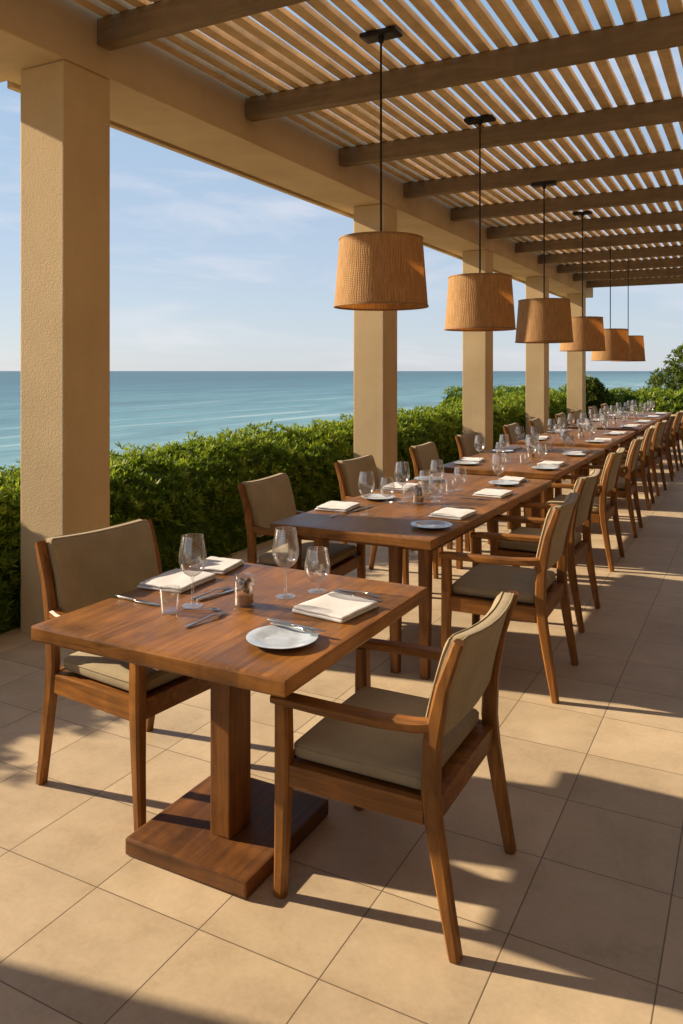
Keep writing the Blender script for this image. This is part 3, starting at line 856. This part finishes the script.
def hedge(root, axis, s0, s1, c0, half, h, seed, dens, size_fn, cam=(0, 0)):
    """clipped shrubs: rounded section swept along an axis, lumpy, covered in leaf rosettes"""
    rg = random.Random(seed)
    pts, nrm, sz, yg = [], [], [], []
    core = MB()
    def section(u, s_, sh=0.0):
        # u in 0..1 runs from one foot over the top to the other foot
        hh = h * min(1, max(.78, .80 + .09 * (s_ - 4) / 12 if axis == 'y' else 1)) + .07 * nz(s_ * .55, seed) + .05 * nz(s_ * 1.7, seed + 3)
        hh -= sh
        wd = half - sh
        per = [(wd, -.12), (wd * 1.04, hh * .42), (wd * .86, hh * .72), (wd * .48, hh * .93), (0, hh * 1.0), (-wd * .6, hh * .985), (-wd * .93, hh * .82), (-wd * 1.04, hh * .5), (-wd, -.12)]
        k = u * (len(per) - 1); i = min(int(k), len(per) - 2); f = k - i
        x_ = per[i][0] * (1 - f) + per[i + 1][0] * f; z_ = per[i][1] * (1 - f) + per[i + 1][1] * f
        tx_, tz_ = per[i + 1][0] - per[i][0], per[i + 1][1] - per[i][1]
        ln = math.hypot(tx_, tz_)
        return x_, z_, tz_ / ln, -tx_ / ln
    def place(x_, z_, s_):
        return (c0 + x_, s_, z_) if axis == 'y' else (s_, c0 - x_, z_)
    nS = int((s1 - s0) / .25); nU = 24
    vs, fs = [], []
    for i in range(nS + 1):
        s_ = s0 + (s1 - s0) * i / nS
        for j in range(nU + 1):
            x_, z_, nx_, nz_ = section(j / nU, s_, .10)
            d = .07 * nz(s_ * 2.2, j * .5, seed)
            vs.append(place(x_ - nx_ * d * -1, z_ + nz_ * d if j not in (0, nU) else z_, s_))
    for i in range(nS):
        for j in range(nU):
            a = i * (nU + 1) + j
            fs.append((a, a + 1, a + nU + 2, a + nU + 1))
    fs.append(tuple(range(nU + 1))); fs.append(tuple(nS * (nU + 1) + j for j in range(nU, -1, -1)))
    core.add(vs, fs)
    co = core.build('dark_core', M_leaf, root, True, 180)  # solid dark core added inside the hedge to block light between leaves
    ca = co.data.attributes.new('tint', 'FLOAT', 'POINT')
    ca.data.foreach_set('value', [rg.random() * .4 for _ in vs])
    cnt = 0
    while cnt < dens:
        s_ = rg.uniform(s0, s1)
        px, py, _ = place(0, 0, s_)
        dist = math.hypot(px - cam[0], py - cam[1])
        if rg.random() > min(1, (6.0 / max(dist, 3)) ** 1.15): continue
        u = rg.random()
        x_, z_, nx_, nz_ = section(u, s_)
        lump = .12 * nz(s_ * 2.3, u * 6, seed) + .05 * nz(s_ * 6, u * 16, seed + 5)
        dd = lump - rg.random() ** 2 * .10
        x_ += nx_ * dd; z_ += nz_ * dd
        y0_ = 0.0
        if nz_ > .12 and rg.random() < .55:      # loose shoots; paler tint is fresh growth plus sunlight put into the colour
            t_ = rg.random() ** 1.4
            z_ += t_ * .15 * (.55 + nz(s_ * 4, u * 9, 2.2)); x_ += rg.gauss(0, .02); y0_ = .3 + .7 * t_
        if z_ < -.1: continue
        yg.append(y0_)
        p = place(x_, z_, s_)
        nv = Vector((nx_, 0, nz_)) if axis == 'y' else Vector((0, -nx_, nz_))
        nv = (nv + Vector((rg.gauss(0, .4), rg.gauss(0, .4), rg.gauss(0, .3) + .75))).normalized()
        pts.append(p); nrm.append(tuple(nv)); sz.append(size_fn(dist) * rg.uniform(.75, 1.3)); cnt += 1
    leaves_object('foliage', np.array(pts), np.array(nrm), np.array(sz), M_leaf, root, seed, young_sunlit=np.array(yg))

def rel(root):     # children are modelled in world space; keep the Empty at the base
    bpy.context.view_layer.update()
    for ch in root.children: ch.matrix_parent_inverse = root.matrix_world.inverted()

hg = tag(empty('hedge', (-4.64, 9, -.12)), 'long low bushy green hedge running beside the columns between terrace and sea', 'hedge')
hedge(hg, 'y', -3.0, 21.5, -4.64, .56, 1.02, 3, 36000, lambda d: .054 + max(0, d - 6) * .0036)
rel(hg)
hb = tag(empty('hedge', (1, 22, -.12)), 'green hedge closing the far end of the terrace behind the last table', 'hedge')
hedge(hb, 'x', -8.0, 9.0, 22.1, .9, 1.0, 9, 6500, lambda d: .12)
rel(hb)

def bush_tree(loc, hgt, blobs, seed, label, n, size, trunk_r):
    r = tag(empty('shrub_tree', loc), label, 'tree')
    rg = random.Random(seed)
    pts, nrm, sz = [], [], []
    tr = MB()
    tr.tube([(0, 0, 0), (.03, .02, hgt * .25), (-.03, 0, hgt * .5), (.02, -.02, hgt * .75)], [trunk_r, trunk_r * .8, trunk_r * .6, trunk_r * .25], 9)
    for (bx, by, bz, br) in blobs:
        tr.tube([(0, 0, hgt * .2), (bx * .5, by * .5, (bz + hgt * .2) * .5), (bx, by, bz)], [trunk_r * .55, trunk_r * .35, trunk_r * .1], 7)
        for k in range(n // len(blobs)):
            d = Vector((rg.gauss(0, 1), rg.gauss(0, 1), rg.gauss(0, 1))).normalized()
            q = br * (1 + .35 * nz(d.x * 2.1 + bx, d.y * 2.1 + by, d.z * 2.1 + seed)) * (1 - .5 * rg.random() ** 2)
            p = Vector((bx, by, bz)) + Vector((d.x, d.y, d.z * .8)) * q
            if p.z < .15: continue
            pts.append(tuple(p)); nrm.append(tuple((d + Vector((0, 0, .5)) + Vector((rg.gauss(0, .4), rg.gauss(0, .4), 0))).normalized())); sz.append(size * rg.uniform(.7, 1.3))
    tr.build('trunk', M_bark, r, True, 60)
    leaves_object('crown', np.array(pts), np.array(nrm), np.array(sz), M_leaf2, r, seed, 7, .34)
    return r
bush_tree((-1.5, 24.6, -.12), 2.7, [(0, 0, 1.9, .75), (.5, .2, 1.5, .8), (-.55, -.1, 1.3, .65), (.1, -.4, 1.1, .8), (.9, .1, 2.3, .7), (1.3, -.1, 1.4, .9), (.2, .3, 2.5, .5)], 5,
          'leafy green shrub tree rising above the far end hedge at the right edge', 2600, .13, .09)
bush_tree((-3.85, 21.4, -.12), 1.4, [(0, 0, 1.3, .26), (.15, .1, 1.0, .3), (-.15, .1, .9, .3)], 6,
          'small dark green bush rising a little above the hedge by the last column', 700, .11, .05)

# ------------------------------------------------------------------ light and sky
SUN = Vector((1.0, .20, -.485)).normalized()          # direction the light travels
ld = bpy.data.lights.new('sun', 'SUN'); ld.energy = 4.5; ld.angle = R(1.0); ld.color = (1.0, .81, .575)
lo = bpy.data.objects.new('sun', ld); COL.objects.link(lo)
lo.rotation_euler = SUN.to_track_quat('-Z', 'Y').to_euler(); lo.location = (-8, 0, 9)
w = bpy.data.worlds.new('World'); scene.world = w; w.use_nodes = True
nt = w.node_tree
for n in list(nt.nodes): nt.nodes.remove(n)
out = nt.nodes.new('ShaderNodeOutputWorld')
bg = N(nt, 'Background'); bg.inputs[1].default_value = .07
sky = N(nt, 'TexSky'); sky.sky_type = 'NISHITA'; sky.sun_disc = False
sky.sun_elevation = math.asin(-SUN.z); sky.sun_rotation = math.atan2(-SUN.x, -SUN.y)
sky.altitude = 10; sky.air_density = 1.0; sky.dust_density = .25; sky.ozone_density = 1.0
tc = N(nt, 'TexCoord')
# thin maritime haze over the clear sky, paler towards the horizon
sp = N(nt, 'SeparateXYZ'); nt.links.new(tc.outputs['Generated'], sp.inputs[0])
hz = ramp(nt, sp.outputs[2], [(0.0, (4.0, 4.5, 5.35)), (.12, (3.6, 4.25, 5.3)), (.42, (2.55, 3.8, 5.3)), (1.0, (1.6, 2.8, 4.6))])
hm = N(nt, 'MixRGB'); hm.inputs[0].default_value = .78
nt.links.new(sky.outputs[0], hm.inputs[1]); nt.links.new(hz.outputs[0], hm.inputs[2])
mp = N(nt, 'Mapping'); mp.inputs['Scale'].default_value = (1.0, 1.0, 5.5); nt.links.new(tc.outputs['Generated'], mp.inputs[0])
cl = noise_tex(nt, mp.outputs[0], 3.4, 6, .55, .5)
cr = ramp(nt, cl, [(.50, (0, 0, 0)), (.68, (1, 1, 1))])
cf = N(nt, 'Math', operation='MULTIPLY'); cf.inputs[1].default_value = .36; nt.links.new(cr.outputs[0], cf.inputs[0])
mx = N(nt, 'MixRGB'); mx.inputs[2].default_value = (6.5, 6.2, 6.4, 1)
nt.links.new(cf.outputs[0], mx.inputs[0]); nt.links.new(hm.outputs[0], mx.inputs[1])
nt.links.new(mx.outputs[0], bg.inputs[0]); nt.links.new(bg.outputs[0], out.inputs[0])

# ------------------------------------------------------------------ camera
cd = bpy.data.cameras.new('camera'); cam = bpy.data.objects.new('camera', cd); COL.objects.link(cam)
cam.location = (0, 0, 1.6)
cam.rotation_euler = (R(90), 0, math.atan(413.5 / 785))
cd.sensor_width = 36; cd.lens = 785 / 1024 * 36; cd.shift_y = -141 / 1024
cd.clip_start = .05; cd.clip_end = 200000
scene.camera = cam
scene.render.engine = 'CYCLES'
scene.view_settings.view_transform = 'Standard'; scene.view_settings.look = 'None'
scene.view_settings.exposure = 1.06; scene.view_settings.gamma = 1.0
